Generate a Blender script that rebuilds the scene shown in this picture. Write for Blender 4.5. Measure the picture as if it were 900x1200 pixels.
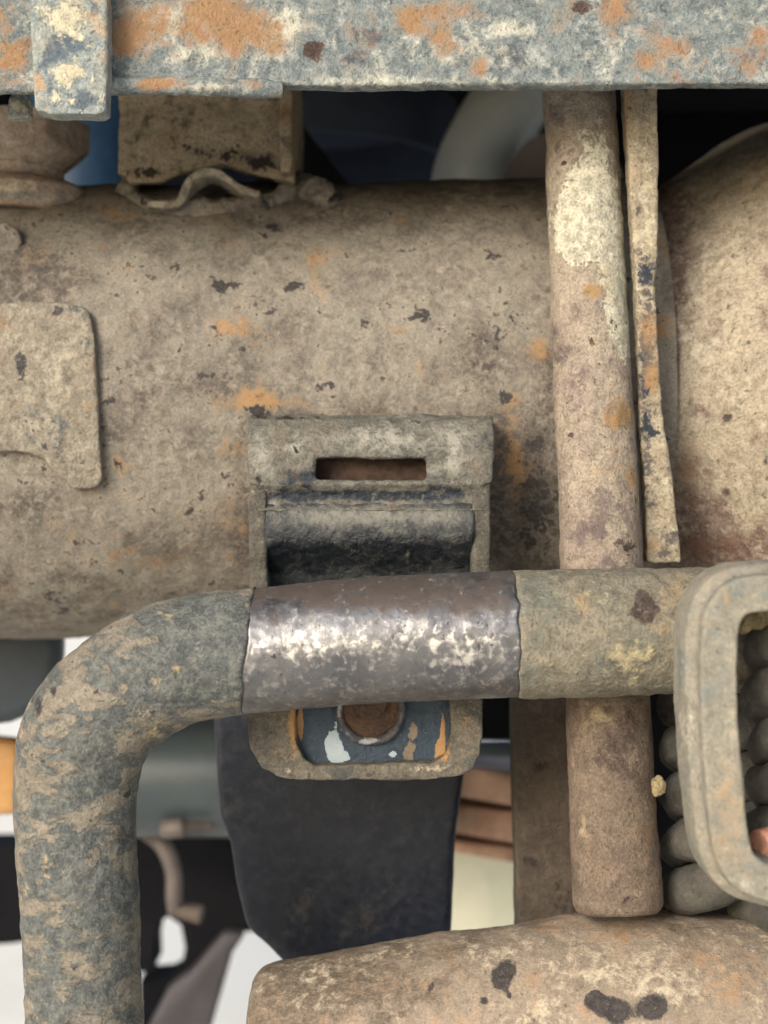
import bpy, bmesh, math, random
import numpy as np
from mathutils import Vector, Matrix

for o in list(bpy.data.objects): bpy.data.objects.remove(o)
scene = bpy.context.scene
COL = scene.collection
MM = 0.001

# ------------------------------------------------------------------ camera, sky, sun, exposure
DIST = 450.0                       # mm from the lens to the plane y = 0
PX = 304.0 / 1200.0                # mm per photograph pixel on that plane
cam = bpy.data.cameras.new('camera')
cam.sensor_fit = 'VERTICAL'; cam.sensor_height = 24.0
cam.lens = 12.0 / (152.0 / DIST)
cam.clip_start = 0.01; cam.clip_end = 2000.0
cam.dof.use_dof = True; cam.dof.focus_distance = 0.42; cam.dof.aperture_fstop = 6.5
cam_o = bpy.data.objects.new('camera', cam); COL.objects.link(cam_o)
cam_o.location = (0, -DIST * MM, 0); cam_o.rotation_euler = (math.radians(90), 0, 0)
scene.camera = cam_o

SUN_EL, SUN_AZ = math.radians(23), math.radians(180 + 33)      # veiled sun behind the photographer's left shoulder
world = bpy.data.worlds.new('World'); scene.world = world; world.use_nodes = True
wn = world.node_tree; wn.nodes.clear()
sky = wn.nodes.new('ShaderNodeTexSky'); sky.sky_type = 'NISHITA'; sky.sun_disc = False
sky.sun_elevation = SUN_EL; sky.sun_rotation = SUN_AZ; sky.dust_density = 3.0; sky.air_density = 1.0; sky.ozone_density = 1.0
bg = wn.nodes.new('ShaderNodeBackground'); bg.inputs['Strength'].default_value = 0.11
wo = wn.nodes.new('ShaderNodeOutputWorld')
wn.links.new(sky.outputs[0], bg.inputs[0]); wn.links.new(bg.outputs[0], wo.inputs[0])
sun = bpy.data.lights.new('sun', 'SUN'); sun.energy = 1.5; sun.angle = math.radians(24); sun.color = (1.0, 0.97, 0.93)
sun_o = bpy.data.objects.new('sun', sun); COL.objects.link(sun_o)
sd = Vector((math.sin(SUN_AZ) * math.cos(SUN_EL), math.cos(SUN_AZ) * math.cos(SUN_EL), math.sin(SUN_EL)))
sun_o.rotation_euler = (-sd).to_track_quat('-Z', 'Y').to_euler(); sun_o.location = sd * 5
scene.view_settings.view_transform = 'Standard'; scene.view_settings.look = 'None'
scene.view_settings.exposure = 1.1; scene.view_settings.gamma = 1.0
scene.view_settings.use_curve_mapping = False
scene.cycles.use_denoising = True
scene.cycles.max_bounces = 5; scene.cycles.diffuse_bounces = 4; scene.cycles.glossy_bounces = 3
scene.cycles.adaptive_threshold = 0.02; scene.cycles.caustics_reflective = False

# ------------------------------------------------------------------ helpers: numbers
def W(px, py, Y):
    k = PX * (DIST + Y) / DIST
    return np.array([(px - 450.0) * k, Y, (600.0 - py) * k])
def wx(px, Y): return W(px, 0, Y)[0]
def wz(py, Y): return W(0, py, Y)[2]
def to_px(v):
    d = (DIST + v[:, 1]) * PX / DIST
    return 450.0 + v[:, 0] / d, 600.0 - v[:, 2] / d

def _hash(ix, iy, iz, seed):
    h = (ix * 374761393 + iy * 668265263 + iz * 2147483647 + seed * 1274126177) & 0xFFFFFFFF
    h = ((h ^ (h >> 13)) * 1274126177) & 0xFFFFFFFF
    h = h ^ (h >> 16)
    return (h & 0xFFFF).astype(np.float64) / 65535.0
def vnoise(p, seed):
    f = np.floor(p); i = f.astype(np.int64); t = p - f; t = t * t * (3 - 2 * t)
    out = 0
    for dx in (0, 1):
        for dy in (0, 1):
            for dz in (0, 1):
                w = (t[:, 0] if dx else 1 - t[:, 0]) * (t[:, 1] if dy else 1 - t[:, 1]) * (t[:, 2] if dz else 1 - t[:, 2])
                out = out + w * _hash(i[:, 0] + dx, i[:, 1] + dy, i[:, 2] + dz, seed)
    return out - 0.5
def fbm(p, scale, octv=4, seed=1):
    s = 0; a = 1.0; q = p * scale + 137.3
    for k in range(octv):
        s = s + a * vnoise(q, seed + k * 17); a *= 0.5; q = q * 2.03 + 11.7
    return s
def catmull(pts, n):
    P = np.array(pts, float); P = np.vstack([2 * P[0] - P[1], P, 2 * P[-1] - P[-2]])
    out = []
    m = len(P) - 3
    for i in range(m):
        p0, p1, p2, p3 = P[i:i + 4]
        for t in np.linspace(0, 1, n, endpoint=False):
            out.append(0.5 * ((2 * p1) + (-p0 + p2) * t + (2 * p0 - 5 * p1 + 4 * p2 - p3) * t * t + (-p0 + 3 * p1 - 3 * p2 + p3) * t ** 3))
    out.append(P[-2])
    return np.array(out)
def resample(path, step):
    d = np.r_[0, np.cumsum(np.linalg.norm(np.diff(path, axis=0), axis=1))]
    n = max(3, int(d[-1] / step) + 1)
    s = np.linspace(0, d[-1], n)
    return np.stack([np.interp(s, d, path[:, k]) for k in range(path.shape[1])], 1)

# ------------------------------------------------------------------ helpers: shapes (all in mm, world axes)
def box(x0, x1, y0, y1, z0, z1):
    v = [(x, y, z) for x in (x0, x1) for y in (y0, y1) for z in (z0, z1)]
    f = [(0, 1, 3, 2), (4, 6, 7, 5), (0, 4, 5, 1), (2, 3, 7, 6), (0, 2, 6, 4), (1, 5, 7, 3)]
    return np.array(v, float), f
def prism(poly, a0, a1, axis):
    """poly in the two other axes (in x,y,z order), extruded along axis from a0 to a1"""
    n = len(poly); v = []
    for a in (a0, a1):
        for (u, w) in poly:
            v.append({'x': (a, u, w), 'y': (u, a, w), 'z': (u, w, a)}[axis])
    f = [tuple(range(n)), tuple(range(2 * n - 1, n - 1, -1))] + [(i, n + i, n + (i + 1) % n, (i + 1) % n) for i in range(n)]
    return np.array(v, float), f
def tube(path, rad, seg=48, cap=True):
    P = np.array(path, float); n = len(P)
    R = np.full(n, float(rad)) if np.isscalar(rad) else np.array(rad, float)
    T = np.gradient(P, axis=0); T /= np.linalg.norm(T, axis=1)[:, None]
    up = np.array([0, 1, 0]) if abs(T[0][1]) < 0.8 else np.array([1, 0, 0])
    v = []; nrm = np.cross(T[0], up); nrm /= np.linalg.norm(nrm)
    a = np.linspace(0, 2 * np.pi, seg, endpoint=False)
    for i in range(n):
        nrm = nrm - T[i] * nrm.dot(T[i]); nrm /= np.linalg.norm(nrm); b = np.cross(T[i], nrm)
        v.append(P[i] + R[i] * (np.cos(a)[:, None] * nrm + np.sin(a)[:, None] * b))
    v = np.vstack(v); f = []
    for i in range(n - 1):
        for j in range(seg):
            j2 = (j + 1) % seg
            f.append((i * seg + j, i * seg + j2, (i + 1) * seg + j2, (i + 1) * seg + j))
    if cap:
        f.append(tuple(range(seg - 1, -1, -1))); f.append(tuple((n - 1) * seg + j for j in range(seg)))
    return v, f
def sweep(path, section, front=np.array([0, -1.0, 0])):
    """section: list of (t, d): t along the outward side, d along +y behind the front"""
    P = np.array(path, float); n = len(P); m = len(section)
    T = np.gradient(P, axis=0); T /= np.linalg.norm(T, axis=1)[:, None]
    v = []
    for i in range(n):
        out = np.cross(T[i], front); out /= np.linalg.norm(out)
        for (t, d) in section: v.append(P[i] + out * t - front * d)
    f = []
    for i in range(n - 1):
        for j in range(m):
            j2 = (j + 1) % m
            f.append((i * m + j, i * m + j2, (i + 1) * m + j2, (i + 1) * m + j))
    f.append(tuple(range(m - 1, -1, -1))); f.append(tuple((n - 1) * m + j for j in range(m)))
    return np.array(v), f
def lathe(prof, centre, seg=48):
    """prof: (radius, z) pairs from top to bottom about a vertical axis"""
    v = []; c = np.array(centre, float); n = len(prof)
    for (r, z) in prof:
        for k in range(seg):
            a = 2 * math.pi * k / seg; v.append((c[0] + r * math.cos(a), c[1] + r * math.sin(a), z))
    f = [(i * seg + j, i * seg + (j + 1) % seg, (i + 1) * seg + (j + 1) % seg, (i + 1) * seg + j) for i in range(n - 1) for j in range(seg)]
    f.append(tuple(range(seg - 1, -1, -1))); f.append(tuple((n - 1) * seg + j for j in range(seg)))
    return np.array(v), f
def join(shapes):
    V = []; F = []; o = 0
    for v, f in shapes:
        V.append(v); F += [tuple(i + o for i in q) for q in f]; o += len(v)
    return np.vstack(V), F
def raw_mesh(v, f):
    me = bpy.data.meshes.new('m'); me.from_pydata([tuple(p) for p in v], [], f); me.update()
    bm = bmesh.new(); bm.from_mesh(me); bmesh.ops.recalc_face_normals(bm, faces=bm.faces); bm.to_mesh(me); bm.free()
    return me
def evaluated(v, f, mods):
    me = raw_mesh(v, f); ob = bpy.data.objects.new('tmp', me); COL.objects.link(ob)
    for kind, kw in mods:
        m = ob.modifiers.new(kind, kind)
        for k, val in kw.items(): setattr(m, k, val)
    dg = bpy.context.evaluated_depsgraph_get(); dg.update()
    out = bpy.data.meshes.new_from_object(ob.evaluated_get(dg))
    bpy.data.objects.remove(ob); bpy.data.meshes.remove(me)
    V = np.empty(len(out.vertices) * 3); out.vertices.foreach_get('co', V); V = V.reshape(-1, 3)
    F = [tuple(p.vertices) for p in out.polygons]
    bpy.data.meshes.remove(out)
    return V, F
def solid(shapes, voxel=0.8, smooth=4):
    """union of closed shapes, re-meshed finely with softened edges"""
    v, f = join(shapes)
    return evaluated(v, f, [('REMESH', dict(mode='VOXEL', voxel_size=voxel)), ('SMOOTH', dict(factor=0.5, iterations=smooth))])
def bevelled(v, f, w=1.0, seg=2):
    return evaluated(v, f, [('BEVEL', dict(width=w, segments=seg, limit_method='ANGLE'))])

LAYERS = ('rust', 'paint', 'pale', 'dark')
def mesh_obj(name, vf, mat, root=None, loc=None, spots=None, disp=None, seed=1, auto=None):
    """link one mesh. spots: {layer: [(px, py, rx, ry, strength)]} wear, and some painted shade and highlight, at given places of the surface"""
    v, f = vf
    me = raw_mesh(v, f)
    V = np.empty(len(me.vertices) * 3); me.vertices.foreach_get('co', V); V = V.reshape(-1, 3)
    if disp:
        N = np.empty(len(me.vertices) * 3); me.vertices.foreach_get('normal', N); N = N.reshape(-1, 3)
        px, py = to_px(V)
        for (amp, sc, octv) in disp: V = V + N * (amp * fbm(V, sc, octv, seed))[:, None]
    if spots is not None:
        px, py = to_px(V)
        for L in LAYERS:
            b = np.zeros(len(V))
            for s in spots.get(L, ()):
                x, y, rx, ry, st = s[:5]; ang = math.radians(s[5]) if len(s) > 5 else 0
                dx, dy = px - x, py - y
                ux = dx * math.cos(ang) + dy * math.sin(ang); uy = -dx * math.sin(ang) + dy * math.cos(ang)
                b += st * np.exp(-((ux / rx) ** 2 + (uy / ry) ** 2))
            a = me.attributes.new('a_' + L, 'FLOAT', 'POINT'); a.data.foreach_set('value', b.astype(np.float32))
    base = np.array(loc if loc is not None else (root['_loc'] if root else (0, 0, 0)), float)
    V = (V - base) * MM
    me.vertices.foreach_set('co', V.ravel()); me.update()
    if auto is None: me.polygons.foreach_set('use_smooth', np.ones(len(me.polygons), bool))
    else:
        me.polygons.foreach_set('use_smooth', np.ones(len(me.polygons), bool)); me.set_sharp_from_angle(angle=math.radians(auto))
    me.name = name
    if mat: me.materials.append(mat)
    o = bpy.data.objects.new(name, me); COL.objects.link(o); o['_loc'] = tuple(float(c) for c in base)
    if root is not None and root.type == 'EMPTY': o.parent = root
    elif root is not None:
        o.parent = root
    else: o.location = base * MM
    return o
def thing(name, label, cat, loc, group=None):
    e = bpy.data.objects.new(name, None); COL.objects.link(e); e.empty_display_size = 0.01
    e.location = np.array(loc, float) * MM; e['_loc'] = tuple(float(c) for c in loc)
    e['label'] = label; e['category'] = cat
    if group: e['group'] = group
    return e
def tag(o, label, cat, group=None):
    o['label'] = label; o['category'] = cat
    if group: o['group'] = group
    return o

# ------------------------------------------------------------------ helpers: materials
def S(r, g, b):
    f = lambda c: (c / 255 / 12.92) if c / 255 <= 0.04045 else ((c / 255 + 0.055) / 1.055) ** 2.4
    return (f(r), f(g), f(b), 1.0)
class NT:
    def __init__(s, name):
        s.m = bpy.data.materials.new(name); s.m.use_nodes = True; s.t = s.m.node_tree; s.t.nodes.clear()
        s.out = s.n('ShaderNodeOutputMaterial'); s.b = s.n('ShaderNodeBsdfPrincipled'); s.l(s.b.outputs[0], s.out.inputs[0])
        tc = s.n('ShaderNodeTexCoord'); vm = s.n('ShaderNodeVectorMath', operation='SCALE'); vm.inputs['Scale'].default_value = 1000.0
        s.l(tc.outputs['Object'], vm.inputs[0]); s.pos = vm.outputs[0]
    def n(s, t, **kw):
        x = s.t.nodes.new(t)
        for k, v in kw.items(): setattr(x, k, v)
        return x
    def l(s, a, b): s.t.links.new(a, b)
    def math(s, op, a, b=None, c=None):
        x = s.n('ShaderNodeMath', operation=op)
        for i, q in enumerate((a, b, c)):
            if q is None: continue
            if isinstance(q, (int, float)): x.inputs[i].default_value = q
            else: s.l(q, x.inputs[i])
        return x.outputs[0]
    def noise(s, scale, detail=6, rough=0.6, dist=0.0, off=0.0, stretch=None):
        p = s.pos
        mp = s.n('ShaderNodeMapping'); mp.inputs['Location'].default_value = (off, off * 1.7, -off * 0.6)
        if stretch:
            mp.inputs['Scale'].default_value = stretch[:3]
            if len(stretch) > 3: mp.inputs['Rotation'].default_value = (0, math.radians(stretch[3]), 0)
        s.l(p, mp.inputs[0])
        x = s.n('ShaderNodeTexNoise'); x.inputs['Scale'].default_value = scale; x.inputs['Detail'].default_value = detail
        x.inputs['Roughness'].default_value = rough; x.inputs['Distortion'].default_value = dist
        s.l(mp.outputs[0], x.inputs['Vector']); return x.outputs['Fac']
    def ramp(s, v, lo, hi, a=0.0, b=1.0):
        x = s.n('ShaderNodeMapRange', interpolation_type='SMOOTHSTEP')
        s.l(v, x.inputs['Value'])
        for k, q in (('From Min', lo), ('From Max', hi), ('To Min', a), ('To Max', b)): x.inputs[k].default_value = q
        return x.outputs[0]
    def mix(s, f, a, b, mode='MIX'):
        x = s.n('ShaderNodeMix', data_type='RGBA', blend_type=mode)
        for i, q in ((0, f), (6, a), (7, b)):
            if isinstance(q, (int, float)): x.inputs[i].default_value = q
            elif isinstance(q, tuple): x.inputs[i].default_value = q
            else: s.l(q, x.inputs[i])
        return x.outputs[2]
    def attr(s, name):
        x = s.n('ShaderNodeAttribute'); x.attribute_name = name; return x.outputs['Fac']
    def mask(s, layer, base, scale, amp, w, off=0.0, stretch=None, detail=9, rough=0.62):
        amp *= 2.1; nz = s.math('MULTIPLY_ADD', s.noise(scale, 5, rough, 0.3, off, stretch), amp, -0.5 * amp + base + 0.3)
        if layer: nz = s.math('ADD', nz, s.attr('a_' + layer))
        return s.ramp(nz, 0.5 - w, 0.5 + w)

ALB = 0.68          # dust and old paint are darker than they look in the brightly exposed photograph
def grime(name, tones, rust=None, paint=None, pale=None, dark=None, grain=0.35, bump=0.5, rough=0.85, metal=0.0, seed=0.0,
          spec=0.3, tone_scale=0.06, stretch=None, flecks=0.5, paint_rough=None):
    """dusty surface: three dust tones, then paint / pale / rust / dark patches with ragged edges.
    each layer: dict(c=(col, col2), base, w, amp, max, h); the noises are shared between the layers"""
    m = NT(name)
    A1 = m.noise(tone_scale * 0.9, 6, 0.66, 0.35, seed)                       # large patches
    A2 = m.noise(paint.get('scale', 0.12) if paint else 0.12, 6, 0.66, 0.35, seed + 43, (paint or {}).get('stretch'))
    B = m.noise(0.33, 5, 0.68, 0.3, seed + 87)                                # centimetre and millimetre lumps
    C = m.noise(1.3, 3, 0.75, 0.0, seed + 131)                                # grit
    c = m.mix(m.ramp(A1, 0.4, 0.6), tones[0], tones[1])
    c = m.mix(m.ramp(m.math('ADD', m.math('MULTIPLY', A2, 0.5), m.math('MULTIPLY', B, 0.5)), 0.5, 0.62), c, tones[2])
    var = m.ramp(m.math('ADD', m.math('MULTIPLY', B, 0.6), m.math('MULTIPLY', C, 0.4)), 0.4, 0.6)
    src = {'rust': m.math('MULTIPLY_ADD', B, 0.45, m.math('MULTIPLY', A1, 0.75)),
           'paint': m.math('MULTIPLY_ADD', B, 0.3, m.math('MULTIPLY', A2, 0.85)),
           'pale': m.math('MULTIPLY_ADD', B, 0.5, m.math('SUBTRACT', 0.65, m.math('MULTIPLY', A1, 0.55))),
           'dark': m.math('MULTIPLY_ADD', A2, -0.6, m.math('ADD', m.math('MULTIPLY', B, 0.75), 0.5))}
    mean = {'rust': 0.6, 'paint': 0.575, 'pale': 0.625, 'dark': 0.575}
    rg = m.math('MULTIPLY_ADD', B, 0.35, rough - 0.175)
    relief = m.math('MULTIPLY', B, 0.9)
    for L, d in (('paint', paint), ('pale', pale), ('rust', rust), ('dark', dark)):
        if not d: continue
        amp = d.get('amp', 1.6) * 2.1; w = d.get('w', 0.1) * (2.4 if L == 'rust' else 1.5 if L == 'dark' else 1.2)
        x = m.math('MULTIPLY_ADD', src[L], amp, d.get('base', -0.2) + 0.33 - amp * mean[L])
        x = m.math('ADD', x, m.attr('a_' + L))
        mk = m.ramp(x, 0.5 - w, 0.5 + w)
        if 'max' in d: mk = m.math('MULTIPLY', mk, d['max'])
        c = m.mix(mk, c, m.mix(var, d['c'][0], d['c'][1]))
        if 'h' in d: relief = m.math('ADD', relief, m.math('MULTIPLY', mk, d['h']))
        if L == 'paint' and paint_rough is not None: rg = m.math('ADD', rg, m.math('MULTIPLY', mk, paint_rough - rough))
    gv = m.math('ADD', m.ramp(C, 0.25, 0.75, ALB - grain * 0.6, ALB + grain * 0.6), m.ramp(B, 0.3, 0.7, -grain * 0.55, grain * 0.55))
    gc = m.n('ShaderNodeCombineColor')
    for k, tint in enumerate((0.985, 0.995, 1.0)): m.l(m.math('MULTIPLY', gv, tint), gc.inputs[k])
    c = m.mix(1.0, c, gc.outputs[0], 'MULTIPLY')
    if flecks > 0:
        D = m.noise(0.6, 3, 0.6, 0.8, seed + 222)
        fl = m.ramp(D, 0.625, 0.69, 0.0, flecks)
        c = m.mix(fl, c, S(66, 58, 52))
        c = m.mix(m.ramp(D, 0.30, 0.38, flecks * 0.4, 0.0), c, S(180, 173, 156))
        relief = m.math('ADD', relief, m.math('MULTIPLY', fl, -0.35))
    relief = m.math('ADD', relief, m.math('MULTIPLY', C, 0.4))
    bp = m.n('ShaderNodeBump'); bp.inputs['Strength'].default_value = min(1.0, bump * 1.5); bp.inputs['Distance'].default_value = 0.0016
    m.l(relief, bp.inputs['Height']); m.l(bp.outputs[0], m.b.inputs['Normal'])
    m.l(c, m.b.inputs['Base Color']); m.l(rg, m.b.inputs['Roughness'])
    m.b.inputs['Metallic'].default_value = metal; m.b.inputs['Specular IOR Level'].default_value = spec
    return m.m
def plain(name, a, b, scale=0.05, rough=0.7, metal=0.0, bump=0.15, grain=0.15, seed=0.0, spec=0.4):
    m = NT(name)
    n1 = m.noise(scale, 4, 0.6, 0.3, seed); n2 = m.noise(0.4, 3, 0.6, 0, seed + 9)
    c = m.mix(m.ramp(n1, 0.4, 0.6), a, b)
    gv = m.ramp(n2, 0.3, 0.7, 1 - grain, 1 + grain); gc = m.n('ShaderNodeCombineColor')
    for k in range(3): m.l(gv, gc.inputs[k])
    m.l(m.mix(1.0, c, gc.outputs[0], 'MULTIPLY'), m.b.inputs['Base Color'])
    m.l(m.math('MULTIPLY_ADD', n2, 0.2, rough - 0.1), m.b.inputs['Roughness'])
    m.b.inputs['Metallic'].default_value = metal; m.b.inputs['Specular IOR Level'].default_value = spec
    return m.m

ORANGE = (S(190, 152, 104), S(152, 120, 88))
RUSTBR = (S(142, 106, 82), S(116, 88, 74))
m_axle = grime('axle_dust', (S(136, 128, 116), S(154, 146, 132), S(118, 110, 101)),
    rust=dict(c=ORANGE, base=-0.36, scale=0.09, amp=1.7, w=0.14), paint=dict(c=(S(98, 91, 83), S(118, 108, 97)), base=-0.1, scale=0.06, amp=1.7, w=0.35),
    pale=dict(c=(S(174, 165, 149), S(162, 153, 138)), base=-0.16, scale=0.11, amp=1.6, w=0.4, h=0.1), dark=dict(c=(S(56, 56, 60), S(72, 66, 62)), base=-0.34, scale=0.22, amp=1.9, w=0.08), seed=3, bump=0.36, grain=0.28, flecks=0.6)
m_diff = grime('housing_dust', (S(168, 155, 133), S(182, 169, 146), S(148, 133, 117)),
    rust=dict(c=RUSTBR, base=-0.45, scale=0.1, amp=1.6, w=0.2, max=0.8), paint=dict(c=(S(124, 104, 92), S(140, 120, 106)), base=-0.16, scale=0.1, amp=1.6, w=0.2),
    pale=dict(c=(S(192, 182, 161), S(184, 172, 151)), base=-0.15, scale=0.15, amp=1.6, w=0.25, h=0.1), dark=dict(c=(S(72, 62, 56), S(92, 80, 72)), base=-0.5, scale=0.3, amp=1.2, w=0.14), seed=9, grain=0.36, bump=0.4, flecks=0.8)
m_pad = grime('pad_dust', (S(160, 150, 133), S(150, 141, 125), S(136, 126, 113)),
    rust=dict(c=ORANGE, base=-0.35, scale=0.12, amp=1.6, w=0.15), paint=dict(c=(S(104, 108, 108), S(126, 124, 116)), base=-0.25, scale=0.14, amp=1.8, w=0.1),
    pale=dict(c=(S(182, 173, 154), S(172, 162, 142)), base=-0.1, scale=0.14, amp=1.6, w=0.2, h=0.1), dark=dict(c=(S(66, 68, 72), S(80, 76, 72)), base=-0.4, scale=0.25, amp=1.8, w=0.08), seed=15)
m_beam = grime('beam_paint', (S(122, 133, 136), S(138, 147, 145), S(106, 116, 121)),
    rust=dict(c=(S(188, 151, 108), S(148, 113, 86)), base=-0.3, scale=0.07, amp=1.5, w=0.16, h=-0.15), paint=dict(c=(S(88, 98, 108), S(78, 84, 92)), base=-0.25, scale=0.1, amp=1.7, w=0.12, h=-0.1),
    pale=dict(c=(S(218, 212, 190), S(192, 192, 180)), base=-0.14, scale=0.1, amp=1.6, w=0.3, h=0.15), dark=dict(c=(S(74, 58, 54), S(92, 74, 66)), base=-0.48, scale=0.2, amp=1.4, w=0.1), seed=21, tone_scale=0.1, rough=0.7)
m_strap = grime('strap_paint', (S(150, 160, 160), S(170, 174, 166), S(126, 138, 144)),
    rust=dict(c=(S(204, 172, 130), S(186, 150, 110)), base=-0.3, scale=0.1, amp=1.6, w=0.15, h=-0.1), paint=dict(c=(S(108, 122, 132), S(94, 106, 116)), base=-0.25, scale=0.1, amp=1.7, w=0.12, h=-0.1),
    pale=dict(c=(S(218, 210, 184), S(206, 196, 168)), base=-0.15, scale=0.1, amp=1.8, w=0.12, h=0.15), dark=None, seed=27, tone_scale=0.1, rough=0.7)
m_nut = grime('nut_dust', (S(198, 180, 158), S(186, 166, 146), S(170, 150, 132)), paint=dict(c=(S(150, 146, 140), S(160, 150, 140)), base=-0.2, scale=0.15, amp=1.6, w=0.15),
    rust=dict(c=(S(176, 130, 96), S(160, 116, 88)), base=-0.35, scale=0.15, amp=1.6, w=0.2), pale=dict(c=(S(214, 204, 186), S(206, 194, 172)), base=-0.15, scale=0.15, amp=1.6, w=0.2), seed=33, bump=0.25)
m_tower = grime('tower_dust', (S(176, 157, 128), S(190, 171, 141), S(158, 141, 117)), rust=dict(c=(S(160, 124, 86), S(134, 104, 76)), base=-0.36, scale=0.12, amp=1.6, w=0.18),
    paint=dict(c=(S(92, 86, 72), S(110, 100, 82)), base=-0.2, scale=0.12, amp=1.7, w=0.15), pale=dict(c=(S(178, 164, 132), S(168, 150, 118)), base=-0.15, scale=0.12, amp=1.6, w=0.2), dark=dict(c=(S(52, 44, 40), S(64, 54, 46)), base=-0.45, scale=0.2, amp=1.7, w=0.12), seed=39)
m_rod = grime('rod_dust', (S(164, 148, 132), S(178, 164, 144), S(146, 130, 120)), rust=dict(c=(S(186, 152, 102), S(158, 122, 86)), base=-0.42, scale=0.1, amp=1.6, w=0.15),
    paint=dict(c=(S(128, 112, 106), S(116, 102, 98)), base=-0.3, scale=0.1, amp=1.7, w=0.2), pale=dict(c=(S(196, 190, 168), S(208, 200, 176)), base=-0.42, scale=0.12, amp=1.5, w=0.05, h=0.35), dark=dict(c=(S(66, 54, 50), S(82, 70, 62)), base=-0.45, scale=0.22, amp=1.8, w=0.1), seed=45)
m_rodlow = grime('rod_low_shaded_dust', (S(124, 108, 94), S(136, 120, 102), S(108, 94, 82)), rust=dict(c=(S(150, 112, 78), S(132, 98, 70)), base=-0.4, scale=0.1, amp=1.5, w=0.2),
    paint=dict(c=(S(90, 76, 68), S(98, 84, 74)), base=-0.35, scale=0.12, amp=1.5, w=0.1), pale=dict(c=(S(190, 176, 142), S(164, 148, 118)), base=-0.4, scale=0.12, amp=1.5, w=0.2), dark=dict(c=(S(58, 50, 46), S(70, 60, 54)), base=-0.45, scale=0.2, amp=1.6, w=0.1), seed=51)  # darker copy of the rod dust, standing in for shade below the bar
m_flat = grime('flat_dust', (S(186, 172, 146), S(174, 160, 136), S(152, 138, 120)), rust=dict(c=ORANGE, base=-0.35, scale=0.12, amp=1.6, w=0.2),
    paint=dict(c=(S(112, 104, 96), S(98, 94, 92)), base=-0.2, scale=0.2, amp=1.8, w=0.12), pale=dict(c=(S(204, 196, 170), S(194, 182, 154)), base=-0.1, scale=0.2, amp=1.6, w=0.15), dark=dict(c=(S(48, 58, 72), S(60, 64, 70)), base=-0.45, scale=0.2, amp=1.7, w=0.1), seed=57)
m_bar = grime('bar_mud', (S(142, 133, 118), S(153, 144, 128), S(126, 118, 107)), rust=dict(c=(S(160, 142, 114), S(148, 128, 102)), base=-0.45, scale=0.12, amp=1.5, w=0.2),
    paint=dict(c=(S(94, 98, 97), S(112, 114, 108)), base=0.08, scale=0.1, amp=2.0, w=0.11, h=-0.35, stretch=(0.8, 1.0, 1.9, 28)), pale=dict(c=(S(180, 164, 130), S(170, 152, 120)), base=-0.3, scale=0.15, amp=1.7, w=0.12, h=0.1),
    dark=dict(c=(S(62, 62, 64), S(72, 68, 64)), base=-0.42, scale=0.22, amp=1.7, w=0.08), seed=63, paint_rough=0.62, grain=0.3)
m_barR = grime('bar_dust', (S(134, 128, 112), S(146, 138, 120), S(120, 115, 102)), rust=dict(c=(S(168, 148, 114), S(154, 132, 104)), base=-0.38, scale=0.13, amp=1.6, w=0.18),
    paint=dict(c=(S(126, 128, 116), S(116, 116, 104)), base=-0.1, scale=0.09, amp=1.6, w=0.2), pale=dict(c=(S(184, 172, 138), S(172, 160, 128)), base=-0.2, scale=0.18, amp=1.7, w=0.15, h=0.1), dark=dict(c=(S(76, 62, 56), S(88, 76, 68)), base=-0.5, scale=0.2, amp=1.1, w=0.08, h=-0.4), seed=69)
m_clamp = grime('bracket_paint', (S(108, 106, 98), S(124, 120, 108), S(92, 91, 87)), rust=dict(c=RUSTBR, base=-0.4, scale=0.12, amp=1.6, w=0.2),
    paint=dict(c=(S(44, 56, 68), S(36, 42, 48)), base=-0.2, scale=0.12, amp=1.4, w=0.2, h=-0.2), pale=dict(c=(S(184, 180, 164), S(158, 154, 141)), base=-0.2, scale=0.2, amp=1.5, w=0.3, h=0.1), dark=dict(c=(S(40, 36, 34), S(52, 46, 42)), base=-0.42, scale=0.25, amp=1.7, w=0.1), seed=75, paint_rough=0.4, rough=0.75)
m_clampear = grime('bracket_side_dust', (S(98, 94, 85), S(110, 105, 94), S(84, 80, 73)), pale=dict(c=(S(186, 178, 156), S(164, 156, 136)), base=-0.35, amp=1.5, w=0.25), dark=dict(c=(S(52, 46, 42), S(62, 56, 50)), base=-0.4, amp=1.6, w=0.15), seed=77)
m_cove = grime('seat_paint', (S(66, 70, 72), S(54, 58, 62), S(84, 84, 80)), rust=dict(c=RUSTBR, base=-0.45, scale=0.12, amp=1.5, w=0.2),
    paint=dict(c=(S(26, 33, 42), S(32, 37, 43)), base=-0.1, scale=0.12, amp=1.5, w=0.2, h=-0.1), pale=dict(c=(S(158, 154, 140), S(126, 122, 112)), base=-0.35, scale=0.3, amp=1.3, w=0.4, h=0.05), seed=81, paint_rough=0.3, rough=0.6, flecks=0.2, spec=0.5)
m_lug = grime('lug_rim', (S(108, 102, 91), S(124, 116, 102), S(94, 91, 84)), rust=dict(c=(S(196, 156, 104), S(172, 130, 88)), base=-0.4, scale=0.15, amp=1.6, w=0.12),
    paint=dict(c=(S(96, 98, 92), S(84, 84, 80)), base=-0.15, scale=0.18, amp=1.7, w=0.15), pale=dict(c=(S(178, 164, 136), S(190, 176, 150)), base=-0.3, scale=0.2, amp=1.7, w=0.15), dark=dict(c=(S(64, 58, 54), S(76, 70, 64)), base=-0.35, scale=0.3, amp=1.7, w=0.12), seed=87)
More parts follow.
